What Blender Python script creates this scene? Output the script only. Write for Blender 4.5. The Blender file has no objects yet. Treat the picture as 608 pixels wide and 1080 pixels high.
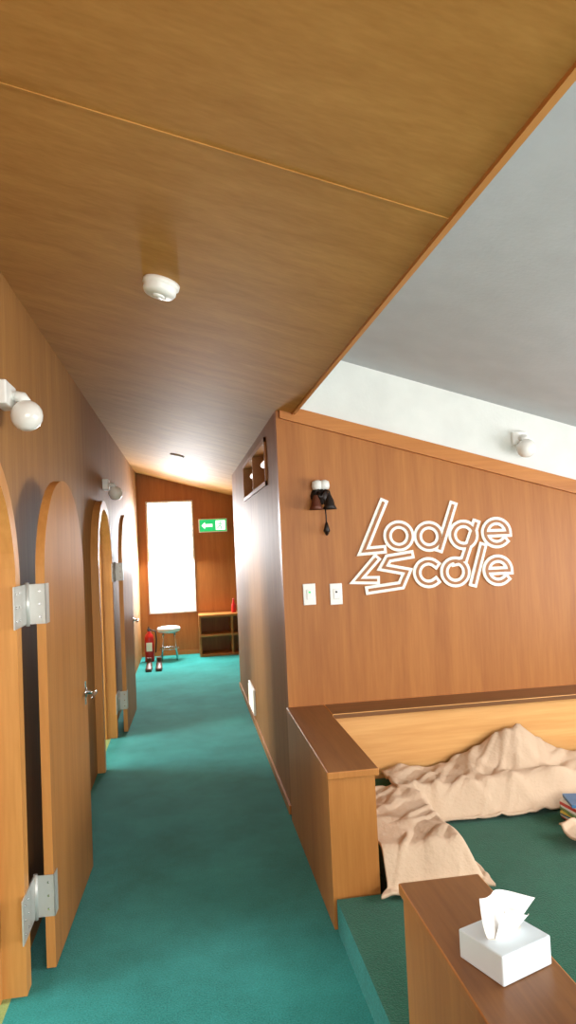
import bpy, bmesh, math, random
from mathutils import Vector, Matrix, noise
random.seed(3)
scene=bpy.context.scene
try:
    scene.view_settings.view_transform='Standard'
    scene.view_settings.look='None'
except Exception: pass

# ---------------------------------------------------------------- materials
def lin(c):
    return tuple(((v/255)/12.92 if v/255<=0.04045 else ((v/255+0.055)/1.055)**2.4) for v in c)+(1,)
def newmat(name):
    m=bpy.data.materials.new(name); m.use_nodes=True
    nt=m.node_tree; b=nt.nodes['Principled BSDF']; return m,nt,b
def plain(name,c,rough=.5,metal=0,emit=None,es=0,bump=0,bscale=200):
    m,nt,b=newmat(name)
    b.inputs['Roughness'].default_value=rough; b.inputs['Metallic'].default_value=metal
    tc=nt.nodes.new('ShaderNodeTexCoord'); n=nt.nodes.new('ShaderNodeTexNoise')
    n.inputs['Scale'].default_value=6; n.inputs['Detail'].default_value=3
    nt.links.new(tc.outputs['Object'],n.inputs['Vector'])
    r=nt.nodes.new('ShaderNodeValToRGB'); a=lin(c)
    r.color_ramp.elements[0].position=.3; r.color_ramp.elements[1].position=.7
    r.color_ramp.elements[0].color=tuple(v*.95 for v in a[:3])+(1,)
    r.color_ramp.elements[1].color=tuple(min(1,v*1.03) for v in a[:3])+(1,)
    nt.links.new(n.outputs['Fac'],r.inputs['Fac']); nt.links.new(r.outputs['Color'],b.inputs['Base Color'])
    if emit:
        b.inputs['Emission Color'].default_value=lin(emit); b.inputs['Emission Strength'].default_value=es
    if bump:
        n2=nt.nodes.new('ShaderNodeTexNoise'); n2.inputs['Scale'].default_value=bscale
        nt.links.new(tc.outputs['Object'],n2.inputs['Vector'])
        bp=nt.nodes.new('ShaderNodeBump'); bp.inputs['Strength'].default_value=bump; bp.inputs['Distance'].default_value=.01
        nt.links.new(n2.outputs['Fac'],bp.inputs['Height']); nt.links.new(bp.outputs['Normal'],b.inputs['Normal'])
    return m
def wood(name,c1,c2,grain='z',rough=.48,coat=.05):
    m,nt,b=newmat(name)
    b.inputs['Roughness'].default_value=rough
    b.inputs['Coat Weight'].default_value=coat; b.inputs['Coat Roughness'].default_value=.3
    b.inputs['Specular IOR Level'].default_value=.3
    tc=nt.nodes.new('ShaderNodeTexCoord'); mp=nt.nodes.new('ShaderNodeMapping')
    s={'z':(9,9,.55),'x':(.55,9,9),'y':(9,.55,9)}[grain]
    mp.inputs['Scale'].default_value=s
    nt.links.new(tc.outputs['Object'],mp.inputs['Vector'])
    n=nt.nodes.new('ShaderNodeTexNoise'); n.inputs['Scale'].default_value=1.1; n.inputs['Detail'].default_value=7; n.inputs['Roughness'].default_value=.62; n.inputs['Distortion'].default_value=.5
    nt.links.new(mp.outputs['Vector'],n.inputs['Vector'])
    n2=nt.nodes.new('ShaderNodeTexNoise'); n2.inputs['Scale'].default_value=9; n2.inputs['Detail'].default_value=4
    nt.links.new(mp.outputs['Vector'],n2.inputs['Vector'])
    mx=nt.nodes.new('ShaderNodeMath'); mx.operation='MULTIPLY_ADD'; mx.inputs[1].default_value=.3
    nt.links.new(n2.outputs['Fac'],mx.inputs[0])
    mm=nt.nodes.new('ShaderNodeMath'); mm.operation='MULTIPLY'; mm.inputs[1].default_value=.7
    nt.links.new(n.outputs['Fac'],mm.inputs[0]); nt.links.new(mm.outputs[0],mx.inputs[2])
    r=nt.nodes.new('ShaderNodeValToRGB')
    r.color_ramp.elements[0].position=.33; r.color_ramp.elements[1].position=.68
    r.color_ramp.elements[0].color=lin(c1); r.color_ramp.elements[1].color=lin(c2)
    nt.links.new(mx.outputs[0],r.inputs['Fac']); nt.links.new(r.outputs['Color'],b.inputs['Base Color'])
    return m
def carpet(name,c1,c2):
    m,nt,b=newmat(name)
    b.inputs['Roughness'].default_value=.95
    b.inputs['Sheen Weight'].default_value=.15
    b.inputs['Specular IOR Level'].default_value=.1
    tc=nt.nodes.new('ShaderNodeTexCoord')
    n=nt.nodes.new('ShaderNodeTexNoise'); n.inputs['Scale'].default_value=2.2; n.inputs['Detail'].default_value=6; n.inputs['Roughness'].default_value=.7
    n2=nt.nodes.new('ShaderNodeTexNoise'); n2.inputs['Scale'].default_value=160; n2.inputs['Detail'].default_value=3
    for q in (n,n2): nt.links.new(tc.outputs['Object'],q.inputs['Vector'])
    mx=nt.nodes.new('ShaderNodeMath'); mx.operation='ADD'
    nt.links.new(n.outputs['Fac'],mx.inputs[0]); nt.links.new(n2.outputs['Fac'],mx.inputs[1])
    hf=nt.nodes.new('ShaderNodeMath'); hf.operation='MULTIPLY'; hf.inputs[1].default_value=.5
    nt.links.new(mx.outputs[0],hf.inputs[0])
    r=nt.nodes.new('ShaderNodeValToRGB')
    r.color_ramp.elements[0].position=.35; r.color_ramp.elements[1].position=.65
    r.color_ramp.elements[0].color=lin(c1); r.color_ramp.elements[1].color=lin(c2)
    nt.links.new(hf.outputs[0],r.inputs['Fac']); nt.links.new(r.outputs['Color'],b.inputs['Base Color'])
    bp=nt.nodes.new('ShaderNodeBump'); bp.inputs['Strength'].default_value=.5; bp.inputs['Distance'].default_value=.006
    nt.links.new(n2.outputs['Fac'],bp.inputs['Height']); nt.links.new(bp.outputs['Normal'],b.inputs['Normal'])
    return m

M_ceil=wood('wood_ceiling_ply',(178,124,58),(204,150,80),'x',.65,0)
M_wall=wood('wood_wall_ply',(154,92,40),(180,116,56),'z',.5)
M_cwall=wood('wood_corridor_wall',(148,98,50),(172,122,68),'z',.6,0)
M_left=wood('wood_left_wall',(140,94,46),(168,120,64),'z',.65,0)
M_leaf=wood('wood_door_leaf',(156,102,50),(186,128,68),'z',.5)
M_case=wood('wood_casing',(192,130,66),(216,154,86),'z',.45)
M_trimx=wood('wood_trim_x',(170,104,48),(196,128,64),'x',.4)
M_trimy=wood('wood_trim_y',(174,112,54),(198,138,74),'y',.4)
M_box=wood('wood_seat_box',(166,104,48),(192,130,66),'z',.42)
M_panel=wood('wood_back_panel',(204,146,84),(224,172,108),'x',.4)
M_top=wood('wood_shaded_top_y',(114,72,38),(148,100,58),'y',.35)  # box tops: shade left by side light put into a darker wood colour
M_topx=wood('wood_shaded_top_x',(102,66,38),(136,92,52),'x',.35)  # ledge top's shade put into the colour too; niche back shares it
M_carpet=carpet('teal_carpet',(6,112,104),(46,156,150))
M_carpd=carpet('dark_green_carpet',(2,68,46),(14,94,68))
M_carpl=carpet('yellow_green_carpet',(130,150,80),(160,175,105))
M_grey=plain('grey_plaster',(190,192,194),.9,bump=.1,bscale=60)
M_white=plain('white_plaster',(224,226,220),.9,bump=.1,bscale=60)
M_plast=plain('white_plastic',(236,236,230),.4)
M_ivory=plain('aged_ivory_plastic',(206,190,160),.6)
M_cream=plain('cream_paint',(255,252,238),.6)
M_groove=plain('sign_groove_brown',(160,100,46),.5)
M_steel=plain('hinge_steel',(196,196,190),.4,.4)
M_chrome=plain('chrome',(210,210,210),.15,1)
M_black=plain('dark_bronze',(38,28,24),.45,.4)
M_rust=plain('rusty_shade',(96,48,28),.5,.3)
M_red=plain('red_paint',(190,26,24),.3)
M_blk=plain('black_rubber',(25,24,24),.6)
M_brown=plain('brown_leather',(92,58,40),.5)
M_blanket=plain('beige_blanket',(202,174,146),.95,bump=.35,bscale=60)
M_globe=plain('opal_glass',(236,234,226),.15)
M_tissuebox=plain('tissue_box_card',(214,226,232),.5)
M_tissue=plain('tissue_paper',(250,250,248),.9)
M_exit=plain('exit_green',(20,150,80),.4,emit=(20,180,100),es=1.2)
M_exitw=plain('exit_white',(240,255,245),.4,emit=(235,255,240),es=1.6)
M_window=plain('window_daylight_glow',(250,250,250),.9,emit=(250,252,255),es=9)  # daylight in the far window put in as emission on the sheet
M_glowplate=plain('glow_plate_face',(250,245,225),.4,emit=(255,245,215),es=1.2)  # emissive face for the bright patch on the corridor wall
M_bulb=plain('lamp_glow',(250,245,235),.4,emit=(255,248,235),es=1.6)
M_mag=[plain('magazine_%d'%i,c,.4) for i,c in enumerate([(200,70,60),(235,230,215),(60,110,150),(230,200,90),(120,150,90),(240,240,235)])]

# ---------------------------------------------------------------- builder
class B:
    def __init__(s,name): s.name=name; s.bm=bmesh.new(); s.mats=[]
    def mi(s,m):
        if m not in s.mats: s.mats.append(m)
        return s.mats.index(m)
    def _tag(s,faces,m,smooth=False):
        i=s.mi(m)
        for f in faces: f.material_index=i; f.smooth=smooth
    def box(s,x0,x1,y0,y1,z0,z1,m,bev=0,mat=None,fm=None):
        vs=[s.bm.verts.new((x,y,z)) for x in (x0,x1) for y in (y0,y1) for z in (z0,z1)]
        idx={'-x':(0,1,3,2),'+x':(4,6,7,5),'-y':(0,4,5,1),'+y':(2,3,7,6),'-z':(0,2,6,4),'+z':(1,5,7,3)}
        fs=[]
        for k,q in idx.items():
            f=s.bm.faces.new([vs[a] for a in q]); f.material_index=s.mi((fm or {}).get(k,m)); fs.append(f)
        if bev:
            es=list({e for f in fs for e in f.edges})
            r=bmesh.ops.bevel(s.bm,geom=es,offset=bev,segments=2,affect='EDGES',profile=.5)
            vs=list({v for f in r['faces'] for v in f.verts}|{v for f in fs if f.is_valid for v in f.verts})
        if mat is not None: bmesh.ops.transform(s.bm,matrix=mat,verts=[v for v in vs if v.is_valid])
        return vs
    def prism(s,pts,off,m,sidem=None):
        a=[s.bm.verts.new(p) for p in pts]; o=Vector(off)
        b=[s.bm.verts.new(Vector(p)+o) for p in pts]
        n=len(pts); fs=[s.bm.faces.new(a),s.bm.faces.new(b[::-1])]
        s._tag(fs,m)
        sd=[s.bm.faces.new((a[i],b[i],b[(i+1)%n],a[(i+1)%n])) for i in range(n)]
        s._tag(sd,sidem or m)
        return a+b
    def loft(s,rings,m,close=True,caps=True,smooth=True):
        V=[[s.bm.verts.new(p) for p in r] for r in rings]; fs=[]
        n=len(rings[0])
        for i in range(len(V)-1):
            for j in range(n if close else n-1):
                fs.append(s.bm.faces.new((V[i][j],V[i][(j+1)%n],V[i+1][(j+1)%n],V[i+1][j])))
        s._tag(fs,m,smooth)
        if caps:
            c=[s.bm.faces.new(V[0][::-1]),s.bm.faces.new(V[-1])]; s._tag(c,m)
        return V
    def lathe(s,c,axis,prof,m,seg=24,caps=True,smooth=True):
        ax=Vector(axis).normalized(); t=Vector((0,0,1)) if abs(ax.z)<.9 else Vector((1,0,0))
        u=ax.cross(t).normalized(); w=ax.cross(u); c=Vector(c)
        rings=[[c+ax*h+(u*math.cos(2*math.pi*k/seg)+w*math.sin(2*math.pi*k/seg))*max(r,.0004) for k in range(seg)] for r,h in prof]
        return s.loft(rings,m,True,caps,smooth)
    def sphere(s,c,r,m,sc=(1,1,1),seg=20):
        rings=[]
        for i in range(1,seg//2):
            a=math.pi*i/(seg//2)
            rings.append([Vector(c)+Vector((r*sc[0]*math.sin(a)*math.cos(2*math.pi*k/seg),r*sc[1]*math.sin(a)*math.sin(2*math.pi*k/seg),-r*sc[2]*math.cos(a))) for k in range(seg)])
        s.loft(rings,m)
    def tube(s,pts,r,m,seg=10):
        pts=[Vector(p) for p in pts]; rings=[]
        up=Vector((0,0,1))
        for i,p in enumerate(pts):
            d=(pts[min(i+1,len(pts)-1)]-pts[max(i-1,0)]).normalized()
            t=up if abs(d.z)<.95 else Vector((1,0,0))
            u=d.cross(t).normalized(); w=d.cross(u)
            rr=r[i] if isinstance(r,(list,tuple)) else r
            rings.append([p+(u*math.cos(2*math.pi*k/seg)+w*math.sin(2*math.pi*k/seg))*rr for k in range(seg)])
        s.loft(rings,m)
    def done(s,loc=None):
        me=bpy.data.meshes.new(s.name); bmesh.ops.recalc_face_normals(s.bm,faces=s.bm.faces)
        s.bm.to_mesh(me); s.bm.free()
        for m in s.mats: me.materials.append(m)
        o=bpy.data.objects.new(s.name,me); scene.collection.objects.link(o)
        return o

# ---------------------------------------------------------------- dimensions
XL=-.68; XR=.56; YS=4.07; YF=10.6; YB=-2.4; XRR=3.5
def zc(x): return 2.53-.276*x          # wood ceiling
def zg(x): return 2.95-.289*x          # grey ceiling
XE=.652

# floor
b=B('floor'); b.box(XL,XRR,YB,YF,-.1,0,M_carpet); b.done()
b=B('floor_side_room'); b.box(-2.8,XL,YB,YF,-.1,0,M_carpl); b.done()

# wooden ceiling over corridor (and rear room)
b=B('ceiling')
b.prism([(-2.8,YB,zc(-2.8)),(XE,YB,zc(XE)),(XE,YB,zc(XE)+.05),(-2.8,YB,zc(-2.8)+.05)],(0,YF-YB+.1,0),M_ceil)
b.prism([(XE,YS+.08,zc(XE)),(2.7,YS+.08,zc(2.7)),(2.7,YS+.08,zc(2.7)+.05),(XE,YS+.08,zc(XE)+.05)],(0,YF-YS,0),M_ceil)
b.done()
b=B('ceiling_lounge')
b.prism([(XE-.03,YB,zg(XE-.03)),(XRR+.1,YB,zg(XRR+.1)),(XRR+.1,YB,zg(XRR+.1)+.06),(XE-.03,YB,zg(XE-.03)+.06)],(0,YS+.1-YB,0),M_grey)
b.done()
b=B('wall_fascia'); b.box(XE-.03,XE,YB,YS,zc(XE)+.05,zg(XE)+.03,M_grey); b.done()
b=B('trim_ceiling_edge'); b.box(XE,XE+.018,YB,YS-.032,zc(XE)-.010,zc(XE)+.07,M_trimy); b.done()
# ceiling batten over the panel joint
b=B('trim_ceiling_joint')
for yy,w in ((1.56,.010),(-.26,.010)):
    b.prism([(XL,yy,zc(XL)-.002),(XE,yy,zc(XE)-.002),(XE,yy,zc(XE)+.002),(XL,yy,zc(XL)+.002)],(0,w,0),M_ceil)
b.done()

# left wall with arched openings
def arch(yc,r,zs,n=24,flip=False):
    return [(yc-r*math.cos(math.pi*k/n),zs+r*math.sin(math.pi*k/n)) for k in range(n+1)]
OPEN=[(2.30,.43),(5.76,.43)]; ZS=1.49
out=[(YB,0)]
for yc,rr in OPEN:
    out.append((yc-rr,0)); out+=arch(yc,rr,ZS); out.append((yc+rr,0))
out+=[(YF,0),(YF,zc(XL)+.01),(YB,zc(XL)+.01)]
b=B('wall_left'); b.prism([(XL,y,z) for y,z in out],(-.09,0,0),M_left,M_case); b.done()
def casing(name,yc,r):
    b=B(name); ro=r+.07
    o=[(yc-ro,0)]+arch(yc,ro,ZS)+[(yc+ro,0)]; i=[(yc-r,0)]+arch(yc,r,ZS)+[(yc+r,0)]
    x0,x1=XL,XL+.055
    for k in range(len(o)-1):
        q=[o[k],o[k+1],i[k+1],i[k]]
        b.prism([(x0,y,z) for y,z in q],(x1-x0,0,0),M_case)
    i2=[(yc-r+.03,0)]+arch(yc,r-.03,ZS)+[(yc+r-.03,0)]
    for k in range(len(o)-1):
        q=[i[k],i[k+1],i2[k+1],i2[k]]
        b.prism([(x0-.06,y,z) for y,z in q],(.03,0,0),M_case)
    bmesh.ops.remove_doubles(b.bm,verts=b.bm.verts,dist=1e-5)
    return b.done()
casing('trim_1',*OPEN[0]); casing('trim_2',*OPEN[1])

def door(name,hy,hx,ang):
    """leaf folded back against the wall; hinge edge at (hx,hy)"""
    r=.43; th=.035
    T=Matrix.Translation((hx,hy,0))@Matrix.Rotation(-ang,4,'Z')
    b=B(name)
    pts=[(0,.006)]+[(y,z) for y,z in arch(r,r,ZS)]+[(2*r,.006)]
    b.prism([(0,y,z) for y,z in pts],(-th,0,0),M_leaf,M_case)
    b.lathe((0,2*r-.07,.89),(1,0,0),[(.024,0),(.024,.008),(.01,.01),(.01,.05),(.012,.055)],M_chrome,16)
    b.tube([(.05,2*r-.07,.89),(.052,2*r-.1,.892),(.05,2*r-.17,.885),(.046,2*r-.185,.884)],[.010,.010,.008,.006],M_chrome)
    b.box(0,.004,2*r-.085,2*r-.055,.83,.945,M_chrome)
    for z in (1.40,.28):
        b.box(-.06,.004,-.006,-.002,z-.078,z+.078,M_steel)
        b.box(.001,.004,0,.05,z-.078,z+.078,M_steel)
        b.box(-.0,.004,-.006,.0,z-.078,z+.078,M_steel)
        for dz in (-.05,0,.05): b.lathe((-.02,-.006,z+dz),(0,-1,0),[(.005,0),(.004,.002)],M_chrome,8)
        b.lathe((-.066,-.008,z-.085),(0,0,1),[(.008,0),(.008,.17)],M_steel,12)
    bmesh.ops.transform(b.bm,matrix=T,verts=b.bm.verts)
    jx=XL+.055
    for z in (1.40,.28):
        b.box(jx,jx+.005,hy-.20,hy-.075,z-.078,z+.078,M_steel)
        for dz in (-.05,0,.05):
            for dy in (-.17,-.12): b.lathe((jx+.005,hy+dy,z+dz),(1,0,0),[(.005,0),(.004,.002)],M_chrome,8)
        b.box(jx,jx+.005,hy-.08,hy-.008,z-.078,z+.078,M_steel)
    return b.done()
door('door_1',2.88,-.55,.035)
door('door_2',6.35,-.55,.02)

# side-room shell
b=B('wall_side_room'); b.box(-2.9,-2.8,YB,YF,0,3.35,M_white); b.box(-2.8,XL-.09,3.9,4.0,0,3.3,M_white); b.box(-2.8,XL-.09,1.2,1.3,0,3.3,M_white);b.box(-2.8,XL-.09,7.2,7.3,0,3.3,M_white);b.box(-2.8,XL-.09,4.6,4.7,0,3.3,M_white); b.done()

# far wall with window opening
WX0,WX1,WZ0,WZ1=-.55,.14,.62,2.28
b=B('wall_far')
t=.1
b.box(-2.8,WX0,YF,YF+t,0,3.3,M_wall); b.box(WX1,2.7,YF,YF+t,0,2.6,M_wall)
b.box(WX0,WX1,YF,YF+t,0,WZ0,M_wall); b.box(WX0,WX1,YF,YF+t,WZ1,2.75,M_wall); b.done()
b=B('window_1')
fw=.025
for (x0,x1,z0,z1) in ((WX0,WX0+fw,WZ0,WZ1),(WX1-fw,WX1,WZ0,WZ1),(WX0+fw,WX1-fw,WZ0,WZ0+fw),(WX0+fw,WX1-fw,WZ1-fw,WZ1)):
    b.box(x0,x1,YF-.02,YF+.07,z0,z1,M_plast)
n=40; pts=[(WX0+fw+(WX1-WX0-2*fw)*k/n, YF+.035+.012*math.sin(k*1.3)) for k in range(n+1)]
b.loft([[ (x,y,WZ0+fw) for x,y in pts],[(x,y,WZ1-fw) for x,y in pts]],M_window,close=False,caps=False)
b.done()
b=B('baseboard_far'); b.box(XL,2.6,YF-.012,YF,0,.06,M_trimx); b.done()

# right corridor wall with transom
b=B('wall_corridor_right')
TY0,TY1,TZ0,TZ1=4.62,6.35,1.98,2.30
X2=XR+.08; YE=7.95; YW=YS+.08
b.box(XR,X2,YW,TY0,0,zc(XR)+.01,M_cwall)
b.box(XR,X2,TY1,YE,0,zc(XR)+.01,M_cwall)
b.box(XR,X2,TY0,TY1,0,TZ0,M_cwall); b.box(XR,X2,TY0,TY1,TZ1,zc(XR)+.01,M_cwall); b.done()
# recessed light niche in the corridor wall
b=B('recessed_light_niche')
for (y0,y1,z0,z1) in ((TY0,TY0+.03,TZ0,TZ1),(TY1-.03,TY1,TZ0,TZ1),(TY0,TY1,TZ0,TZ0+.03),(TY0,TY1,TZ1-.03,TZ1),(5.45,5.49,TZ0,TZ1)):
    b.box(XR-.012,X2+.01,y0,y1,z0,z1,M_trimy)
b.box(X2,X2+.02,TY0,TY1,TZ0,TZ1,M_topx)
for yy in (5.05,5.90):
    b.box(X2-.012,X2,yy-.20,yy+.20,2.13,2.23,M_plast,bev=.004)
    b.lathe((X2-.03,yy-.19,2.18),(0,1,0),[(.012,0),(.022,.01),(.022,.37),(.012,.38)],M_bulb,16)
b.done()
b=B('baseboard_right'); b.box(XR-.012,XR,YW,YE,0,.05,M_trimy); b.done()
b=B('wall_rear_room'); b.box(2.6,2.7,YS+.1,YF,0,2.6,M_white); b.done()
b=B('glow_plate'); b.box(XR-.02,XR,6.15,6.62,.10,.32,M_plast,bev=.004); b.box(XR-.023,XR-.019,6.18,6.59,.12,.30,M_glowplate); b.done()  # bright white patch low on the wall, put in as an emissive plate

# sign wall: wood lower part, white upper
b=B('wall_sign')
zt=lambda x: zc(x)-.0
b.prism([(XR,YS,0),(XRR,YS,0),(XRR,YS,zt(XRR)),(XR,YS,zt(XR))],(0,.08,0),M_wall)
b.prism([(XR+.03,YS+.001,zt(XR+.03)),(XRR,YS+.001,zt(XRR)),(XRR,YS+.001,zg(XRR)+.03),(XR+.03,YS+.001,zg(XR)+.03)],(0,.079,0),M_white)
b.done()
b=B('trim_sign_wall_top')
b.prism([(XR+.02,YS-.03,zc(XR+.02)-.045),(XRR,YS-.03,zc(XRR)-.045),(XRR,YS-.03,zc(XRR)+.04),(XR+.02,YS-.03,zc(XR+.02)+.04)],(0,.03,0),M_trimx)
b.done()
b=B('wall_right'); 
b.box(XRR,XRR+.1,YB,.3,0,2.0,M_white); b.box(XRR,XRR+.1,3.2,YS+.1,0,2.0,M_white)
b.box(XRR,XRR+.1,.3,3.2,0,.7,M_white); b.box(XRR,XRR+.1,.3,3.2,1.75,2.0,M_white); b.done()
b=B('window_2')
for (y0,y1,z0,z1) in ((.3,.35,.7,1.75),(3.15,3.2,.7,1.75),(1.72,1.78,.7,1.75),(.35,3.15,.7,.75),(.35,3.15,1.7,1.75)):
    b.box(XRR-.01,XRR+.08,y0,y1,z0,z1,M_plast)
b.done()
b=B('wall_back'); 
b.box(-2.8,-.4,YB-.1,YB,0,3.35,M_left); b.box(2.6,XRR,YB-.1,YB,0,2.3,M_white)
b.box(-.4,2.6,YB-.1,YB,0,.8,M_white); b.box(-.4,2.6,YB-.1,YB,2.0,3.0,M_white); b.done()

# ---------------------------------------------------------------- pit
b=B('lounge_platform'); b.box(XR,.79,1.925,2.88,0,.13,M_carpd,fm={'-x':M_carpet}); b.box(.79,XRR,.6,3.85,0,.13,M_carpd); b.done()
ZB=.64
b=B('backrest_partition')
b.box(XR-.01,.75,2.90,YS-.002,0,ZB-.03,M_box); b.box(XR-.015,.765,2.885,YS-.002,ZB-.03,ZB,M_top,bev=.004,fm={'-y':M_box,'-x':M_box})
b.done()
b=B('backrest_ledge')
b.box(.768,XRR,3.86,YS-.002,0,ZB-.03,M_panel); b.box(.768,XRR,3.83,YS-.002,ZB-.03,ZB,M_topx,bev=.004); b.done()
b=B('bench_seat')
b.box(.79,1.12,2.93,3.55,.13,.265,M_carpd,bev=.01); b.box(.79,XRR,3.56,3.85,.13,.265,M_carpd,bev=.01); b.done()
b=B('low_partition')
b.box(.56,.775,.7,1.92,0.0,ZB-.03,M_box); b.box(.55,.785,.69,1.93,ZB-.03,ZB,M_top,bev=.004,fm={'-x':M_box}); b.done()

# blankets
def sm(a,b_,x):
    t=max(0,min(1,(x-a)/(b_-a))); return t*t*(3-2*t)
def cloth(name,x0,x1,y0,y1,hf,nx=110,ny=90,seed=0,th=.012,wob=.03,spill=0):
    b=B(name); V=[]
    for i in range(nx+1):
        row=[]
        for j in range(ny+1):
            u=i/nx; v=j/ny; x=x0+(x1-x0)*u; y=y0+(y1-y0)*v
            ex=noise.noise(Vector((v*4+seed,1.7,seed)))*wob; ey=noise.noise(Vector((u*4+seed,5.2,seed)))*wob
            x+=ex*u; y+=ey*(1-v)
            if spill: x-=spill*(1-sm(2.80,2.875,y))*(1-u)
            row.append(b.bm.verts.new((x,y,hf(x,y,u,v))))
        V.append(row)
    for i in range(nx):
        for j in range(ny):
            f=b.bm.faces.new((V[i][j],V[i+1][j],V[i+1][j+1],V[i][j+1])); f.smooth=True
    b.mi(M_blanket); o=b.done()
    m=o.modifiers.new('thick','SOLIDIFY'); m.thickness=th; m.offset=1
    return o
def folds(x,y,s,a=.03):
    v=noise.noise(Vector((x*5+s,y*3.2,s)))*.6+noise.noise(Vector((x*13+y*5,y*11+s,s*2)))*.3
    w=1-abs(noise.noise(Vector((x*4+y*4,s,y*2))))*3.6
    w2=1-abs(noise.noise(Vector((x*8-y*7,s+3,y*5))))*4.2
    return a*(v+.8*max(0,w)+.6*max(0,w2)+.35)
def h1(x,y,u,v):
    base=.275
    d=max(sm(1.11,1.19,x),1-sm(2.84,2.95,y))
    return base-(base-.135)*d+folds(x,y,2.3,.022)*(1-.6*d)+.005
def h2(x,y,u,v):
    base=.275
    d=(1-sm(3.47,3.58,y))*sm(1.1,1.2,x)
    up=sm(3.62,3.80,y)*(.19*max(0,1-abs((x-1.84)/(.42 if x<1.84 else .24)))**1.0)+sm(3.65,3.8,y)*.015
    return base-(base-.135)*d+folds(x,y,7.1,.024)*(1-.5*d)+up+.008
cloth('blanket',.772,1.20,2.80,3.60,h1,seed=1,spill=.045)
cloth('blanket',1.02,2.6,3.47,3.81,h2,seed=4)
def h3(x,y,u,v):
    return .14+folds(x,y,11,.03)+.02
cloth('blanket',1.72,2.3,3.0,3.2,h3,nx=50,ny=30,seed=9,th=.008)

# magazines
b=B('magazine_pile'); z=.132
for k in range(9):
    w=.16+random.uniform(-.01,.01); a=random.uniform(-.25,.25); h=random.uniform(.008,.016)
    T=Matrix.Translation((1.93,3.335,z))@Matrix.Rotation(a,4,'Z')
    b.box(-w/2,w/2,-.08,.08,0,h,M_mag[k%6],mat=T); z+=h
b.done()

# tissue box
T=Matrix.Translation((.675,1.53,ZB))@Matrix.Rotation(math.radians(21),4,'Z')
b=B('tissue_box')
b.box(-.074,.074,-.066,.066,0.001,.064,M_tissuebox,bev=.003,mat=T)
sl=[(.05*math.cos(2*math.pi*k/24),.022*math.sin(2*math.pi*k/24)) for k in range(24)]
vs=b.prism([(x,y,.0635) for x,y in sl],(0,0,.0015),M_white)
bmesh.ops.transform(b.bm,matrix=T,verts=vs)
rows=[]; n=32
for j in range(13):
    t=j/12; row=[]
    for i in range(n+1):
        u=i/n-.5
        wd=.075+.100*t**.7
        x=u*wd-.008+.020*t
        y=.014*math.sin(u*6+1.0*t)*(.6+t)+.012*t
        z=.060+(.108-.055*(u+.5)-.03*max(0,-u-.3))*t
        row.append(T@Vector((x,y,z)))
    rows.append(row)
b.loft(rows,M_tissue,close=False,caps=False)
rows=[]
for j in range(9):
    t=j/8; row=[]
    for i in range(n+1):
        u=i/n-.5
        x=u*(.06+.03*t)-.008+.012*t; y=-.006+.010*math.sin(u*8+2)*(.4+t)-.020*t
        z=.060+(.058-.03*u)*t
        row.append(T@Vector((x,y,z)))
    rows.append(row)
b.loft(rows,M_tissue,close=False,caps=False)
b.done()

# ---------------------------------------------------------------- sign (relief letters on the wall, metres)
def W(px,py):   # artwork units -> wall metres
    dx,dy=px-460,py-577
    return (1.498+.00605*(dx-.045*dy), 1.525-.00588*(dy+.06*dx))
def circ(cx,cy,r,a0=0,a1=360,n=40):
    return [(cx+r*math.cos(math.radians(a0+(a1-a0)*k/n)),cy-r*math.sin(math.radians(a0+(a1-a0)*k/n))) for k in range(n+1)]
def ribbon(b,pts,w,y0,dep,m,closed=False):
    P=[Vector(p) for p in pts]; n=len(P)
    if closed: P=P[:-1]; n-=1
    L=[];R_=[]
    for i in range(n):
        if closed: a=P[(i-1)%n]; c=P[(i+1)%n]
        else: a=P[i-1] if i else None; c=P[i+1] if i<n-1 else None
        d1=(P[i]-a).normalized() if a is not None else None; d2=(c-P[i]).normalized() if c is not None else None
        if d1 is None: d1=d2
        if d2 is None: d2=d1
        nn=Vector((-d1.y-d2.y,d1.x+d2.x))
        if nn.length<1e-4: nn=Vector((-d1.y,d1.x))
        nn.normalize(); cs=max(.45,nn.dot(Vector((-d1.y,d1.x))))
        p=P[i].copy()
        if not closed and i==0: p-=d2*w*.5
        if not closed and i==n-1: p+=d1*w*.5
        L.append(p+nn*w/2/cs); R_.append(p-nn*w/2/cs)
    mk=lambda q,y:(W(*q)[0],y,W(*q)[1])
    rings=[[mk(L[i],y0),mk(L[i],y0-dep),mk(R_[i],y0-dep),mk(R_[i],y0)] for i in range(n)]
    if closed: rings.append(rings[0])
    b.loft(rings,m,True,not closed,False)
S=[([(406,533),(386,582),(405,580)],0),                     # L
   (circ(422,566,11.5),1),                                   # o
   (circ(453,566,11.5),1),([(478,534),(464,578)],0),         # d
   (circ(489,564,11.5),1),([(502,552),(489,590),(480,592)],0), # g
   (circ(524,561,12,0,315),0),([(514,562),(534,561)],0),     # e
   ([(398,590),(380,611),(398,611)],0),
   ([(433,585),(411,589),(406,598),(430,602),(424,616),(392,621)],0),
   (circ(452,603,11.5,50,310),0),                            # c
   (circ(480,602,11.5),1),                                   # o
   ([(509,576),(499,613)],0),                                # l
   (circ(525,600,12,0,315),0),([(515,601),(535,600)],0)]     # e
b=B('wall_lettering')
for k,(pts,cl) in enumerate(S): ribbon(b,pts,8.6,YS,.010+.0002*k,M_cream,bool(cl))
for k,(pts,cl) in enumerate(S): ribbon(b,pts,2.8,YS-.0100,.0045+.0001*k,M_groove,bool(cl))
b.done()

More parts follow.
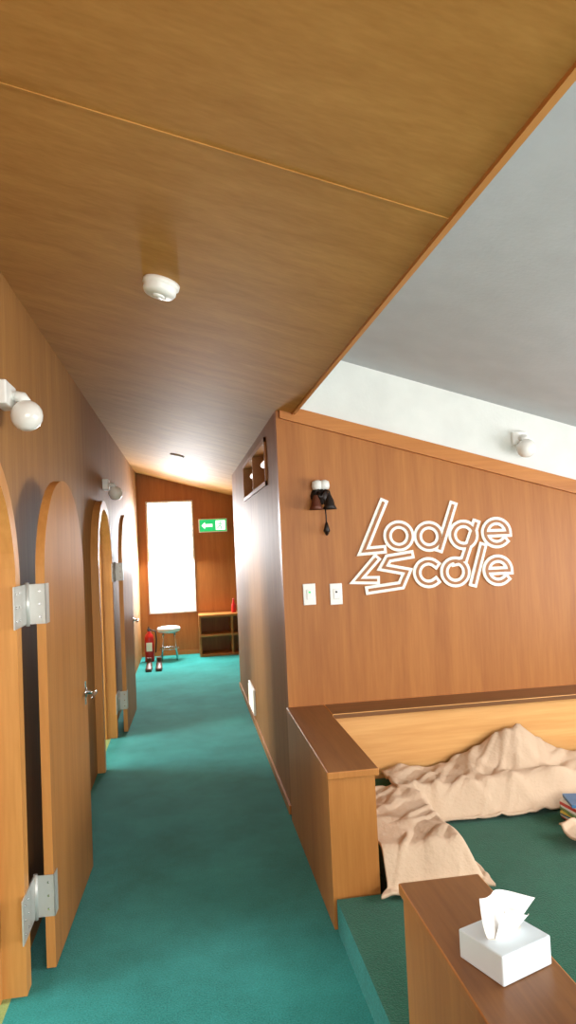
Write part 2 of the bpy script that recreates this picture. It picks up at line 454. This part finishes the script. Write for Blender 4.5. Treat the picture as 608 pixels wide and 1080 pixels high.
# switches
for x,z in ((.712,1.285),(.872,1.278)):
    b=B('light_switch'); b.box(x-.037,x+.037,YS-.008,YS,z-.062,z+.062,M_plast,bev=.003)
    b.box(x-.016,x+.016,YS-.013,YS-.007,z-.028,z+.028,M_plast,bev=.002)
    b.box(x-.018,x+.018,YS-.0085,YS-.0078,z-.030,z+.030,M_steel)
    b.box(x-.006,x+.006,YS-.0145,YS-.012,z+.008,z+.018,M_exit if x<.8 else M_blk); b.done()

# antique sconce
b=B('wall_sconce'); x,z=.80,1.86
b.lathe((x,YS,z),(0,-1,0),[(.055,0),(.055,.008),(.04,.016),(.018,.022),(.012,.05)],M_black,24)
b.sphere((x,YS-.03,z+.045),.022,M_black)
b.tube([(x,YS-.045,z),(x-.02,YS-.075,z+.03),(x-.04,YS-.09,z+.02),(x-.045,YS-.09,z-.02)],.006,M_black)
b.tube([(x,YS-.045,z),(x+.02,YS-.075,z+.03),(x+.04,YS-.09,z+.02),(x+.045,YS-.09,z-.02)],.006,M_black)
for s in(-1,1):
    c=(x+s*.04,YS-.09,z-.0)
    b.lathe(c,(0,0,-1),[(.01,0),(.016,.015),(.024,.03),(.03,.06),(.043,.085),(.040,.085),(.026,.06),(.018,.03)],M_rust if s<0 else M_black,20,caps=False)
    b.sphere((c[0],c[1],c[2]-.055),.018,M_globe)
    b.lathe((x+s*.02,YS-.05,z+.035),(0,0,1),[(.028,0),(.034,.02),(.03,.045),(.012,.055)],M_plast,16)
b.tube([(x+.015,YS-.06,z-.02),(x+.02,YS-.07,z-.12),(x+.02,YS-.07,z-.17)],.004,M_black)
b.lathe((x+.02,YS-.07,z-.16),(0,0,-1),[(.006,0),(.012,.02),(.02,.05),(.016,.055),(.006,.075)],M_black,14)
b.done()

# globe wall lights
def globe(name,c,wall,sc=1):
    b=B(name); c=Vector(c); n=Vector(wall); 
    b.lathe(c,n,[(.045*sc,0),(.045*sc,.012),(.04*sc,.022),(.018*sc,.03),(.018*sc,.07)],M_plast,24)
    e=c+n*.07*sc
    b.tube([e-n*.01,e+n*.015+Vector((0,0,-.004)),e+n*.03+Vector((0,0,-.03*sc))],.022*sc,M_plast,14)
    b.sphere(e+n*.03+Vector((0,0,-.075*sc)),.060*sc,M_globe)
    b.box(c.x-.05*sc if abs(n.y)>.5 else c.x,c.x+.05*sc if abs(n.y)>.5 else c.x+n.x*.05,
          c.y-.10*sc if abs(n.x)>.5 else c.y-.03,c.y+.06*sc if abs(n.x)>.5 else c.y,c.z-.045*sc,c.z+.045*sc,M_plast,bev=.006)
    return b.done()
globe('wall_light',(XL+.002,2.78,2.20),(1,0,0))
globe('wall_light',(XL+.002,6.25,2.16),(1,0,0))
globe('wall_light',(2.07,YS,2.17),(0,-1,0),.95)

# smoke detectors
def det(name,x,y,r,h=1,m=None):
    b=B(name); n=Vector((-.276,0,-1)).normalized(); m=m or M_plast
    b.lathe((x,y,zc(x)),n,[(r,0),(r,.014*h),(r*.93,.018*h),(r*.90,.022*h),(r*.90,.036*h),(r*.80,.046*h),(r*.45,.05*h),(.001,.05*h)],m,32)
    b.lathe(Vector((x,y,zc(x)))+n*.05*h,n,[(r*.35,0),(r*.3,.006*h),(.001,.006*h)],m,24)
    return b.done()
det('smoke_detector',-.045,2.50,.066); det('ceiling_cover_plate',-.04,7.3,.075,.3,M_ivory)

# exit sign
b=B('exit_sign'); y=YF-.09
b.box(.22,.64,y,YF-.002,1.79,1.99,M_plast,bev=.004); b.box(.232,.628,y-.003,y+.001,1.802,1.978,M_exit)
b.box(.47,.61,y-.005,y-.002,1.82,1.96,M_exitw)
b.sphere((.545,y-.006,1.935),.012,M_exit,(1,.3,1),10)
b.tube([(.54,y-.006,1.92),(.53,y-.006,1.885),(.51,y-.006,1.86),(.49,y-.006,1.85)],.009,M_exit,6)
b.tube([(.53,y-.006,1.885),(.555,y-.006,1.865),(.55,y-.006,1.83)],.008,M_exit,6)
b.tube([(.50,y-.006,1.905),(.54,y-.006,1.915),(.575,y-.006,1.895)],.007,M_exit,6)
b.prism([(.26,y-.004,1.89),(.31,y-.004,1.94),(.31,y-.004,1.91),(.42,y-.004,1.91),(.42,y-.004,1.87),(.31,y-.004,1.87),(.31,y-.004,1.84)],(0,-.002,0),M_exitw)
b.done()

# shelf
b=B('low_shelf'); x0,x1,y0,y1=.16,1.5,YF-.38,YF-.022
for z in (.0,.28,.56): b.box(x0,x1,y0,y1,z,z+.035,M_trimx,bev=.003)
for x in (x0,.62,1.1,x1-.03): b.box(x,x+.03,y0+.01,y1,0.03,.56,M_trimx)
b.box(x0,x1,y1-.012,y1,.02,.58,M_wall); b.done()
# stool
b=B('round_stool'); cx,cy=-.27,10.2
b.lathe((cx,cy,.40),(0,0,1),[(.15,0),(.16,.01),(.165,.03),(.16,.055),(.13,.065),(.001,.068)],M_plast,28)
b.lathe((cx,cy,.385),(0,0,1),[(.14,0),(.14,.016)],M_chrome,24)
for k in range(4):
    a=math.pi/4+k*math.pi/2; c,s_=math.cos(a),math.sin(a)
    b.tube([(cx+.11*c,cy+.11*s_,.39),(cx+.13*c,cy+.13*s_,.2),(cx+.155*c,cy+.155*s_,.0)],.011,M_chrome,8)
b.tube([(cx+.135*math.cos(t*math.pi/12),cy+.135*math.sin(t*math.pi/12),.16) for t in range(25)],.007,M_chrome,8); b.done()
# fire extinguisher
b=B('fire_extinguisher'); cx,cy=-.545,10.15
b.lathe((cx,cy,0),(0,0,1),[(.062,0),(.066,.01),(.066,.33),(.055,.37),(.025,.40),(.022,.43)],M_red,24)
b.box(cx-.02,cx+.02,cy-.02,cy+.02,.42,.46,M_blk); b.tube([(cx,cy,.46),(cx-.0,cy-.09,.49)],.009,M_blk,8); b.tube([(cx,cy,.445),(cx,cy-.09,.44)],.008,M_blk,8)
b.tube([(cx+.02,cy,.44),(cx+.09,cy,.42),(cx+.10,cy,.3),(cx+.085,cy,.12)],.010,M_blk,8)
b.box(cx-.04,cx+.04,cy-.069,cy-.062,.15,.27,M_cream); b.done()
# shoes
for dx in (0,.13):
    b=B('leather_shoe'); cx,cy=-.52+dx,9.55
    rings=[]
    for t,w,h in ((0,.02,.05),(.02,.036,.10),(.07,.040,.11),(.12,.040,.085),(.18,.046,.06),(.23,.044,.045),(.265,.025,.03)):
        rings.append([(cx+w*math.cos(a)*(.9 if math.sin(a)<0 else 1),cy-t,h*.5+h*.5*math.sin(a)) for a in [2*math.pi*k/14 for k in range(14)]])
    b.loft(rings,M_brown); b.box(cx-.038,cx+.038,cy-.26,cy,0,.012,M_blk,bev=.003)
    b.lathe((cx,cy-.045,.09),(0,0,1),[(.03,0),(.034,.06),(.028,.062),(.02,.0)],M_brown,14,caps=False); b.done()
# red bottle on shelf
b=B('red_bottle'); b.lathe((.68,YF-.2,.595),(0,0,1),[(.03,0),(.034,.01),(.034,.11),(.014,.15),(.013,.19),(.016,.2)],M_red,18); b.done()

# ---------------------------------------------------------------- lights
w=bpy.data.worlds.new('World'); scene.world=w; w.use_nodes=True
w.node_tree.nodes['Background'].inputs[0].default_value=(.95,.97,1,1); w.node_tree.nodes['Background'].inputs[1].default_value=2.5
def area(name,loc,rot,sx,sy,p,c=(1,1,1),sp=1):
    l=bpy.data.lights.new(name,'AREA'); l.shape='RECTANGLE'; l.size=sx; l.size_y=sy; l.energy=p; l.color=c; l.specular_factor=sp
    o=bpy.data.objects.new(name,l); scene.collection.objects.link(o); o.location=loc; o.rotation_euler=rot; return o
area('window_light_right',(XRR-.05,1.75,1.25),(0,math.radians(90),0),1.0,2.7,90,(.97,.98,1))
area('back_fill_light',(1.1,YB+.05,1.4),(math.radians(98),0,0),2.9,1.1,150,(1,.98,.95))  # unseen fill added behind the camera, tilted up to brighten the ceiling
area('window_light_far',(-.2,YF-.05,1.45),(math.radians(-55),0,0),.6,1.6,180,(.96,.98,1),.2)
area('side_room_window_light',(-2.75,2.3,1.9),(0,math.radians(-70),0),1.4,1.2,120,(.93,.97,1))
area('side_room_window_light_b',(-2.75,5.76,1.9),(0,math.radians(-70),0),1.4,1.2,190,(.93,.97,1))

# ---------------------------------------------------------------- camera
F=740.0; r=.045; p=math.atan(31/F); yaw=math.atan(110.6*math.cos(p)/F)
f=Vector((math.sin(yaw)*math.cos(p),math.cos(yaw)*math.cos(p),math.sin(p)))
r0=Vector((math.cos(yaw),-math.sin(yaw),0)); u0=r0.cross(f)
R=r0*math.cos(r)-u0*math.sin(r); U=u0*math.cos(r)+r0*math.sin(r)
cam=bpy.data.cameras.new('camera'); co=bpy.data.objects.new('camera',cam); scene.collection.objects.link(co)
cam.sensor_fit='VERTICAL'; cam.sensor_height=36; cam.lens=36*F/1080; cam.clip_start=.02
M=Matrix((( R.x,U.x,-f.x,0),(R.y,U.y,-f.y,0),(R.z,U.z,-f.z,1.6),(0,0,0,1)))
co.matrix_world=M
scene.camera=co
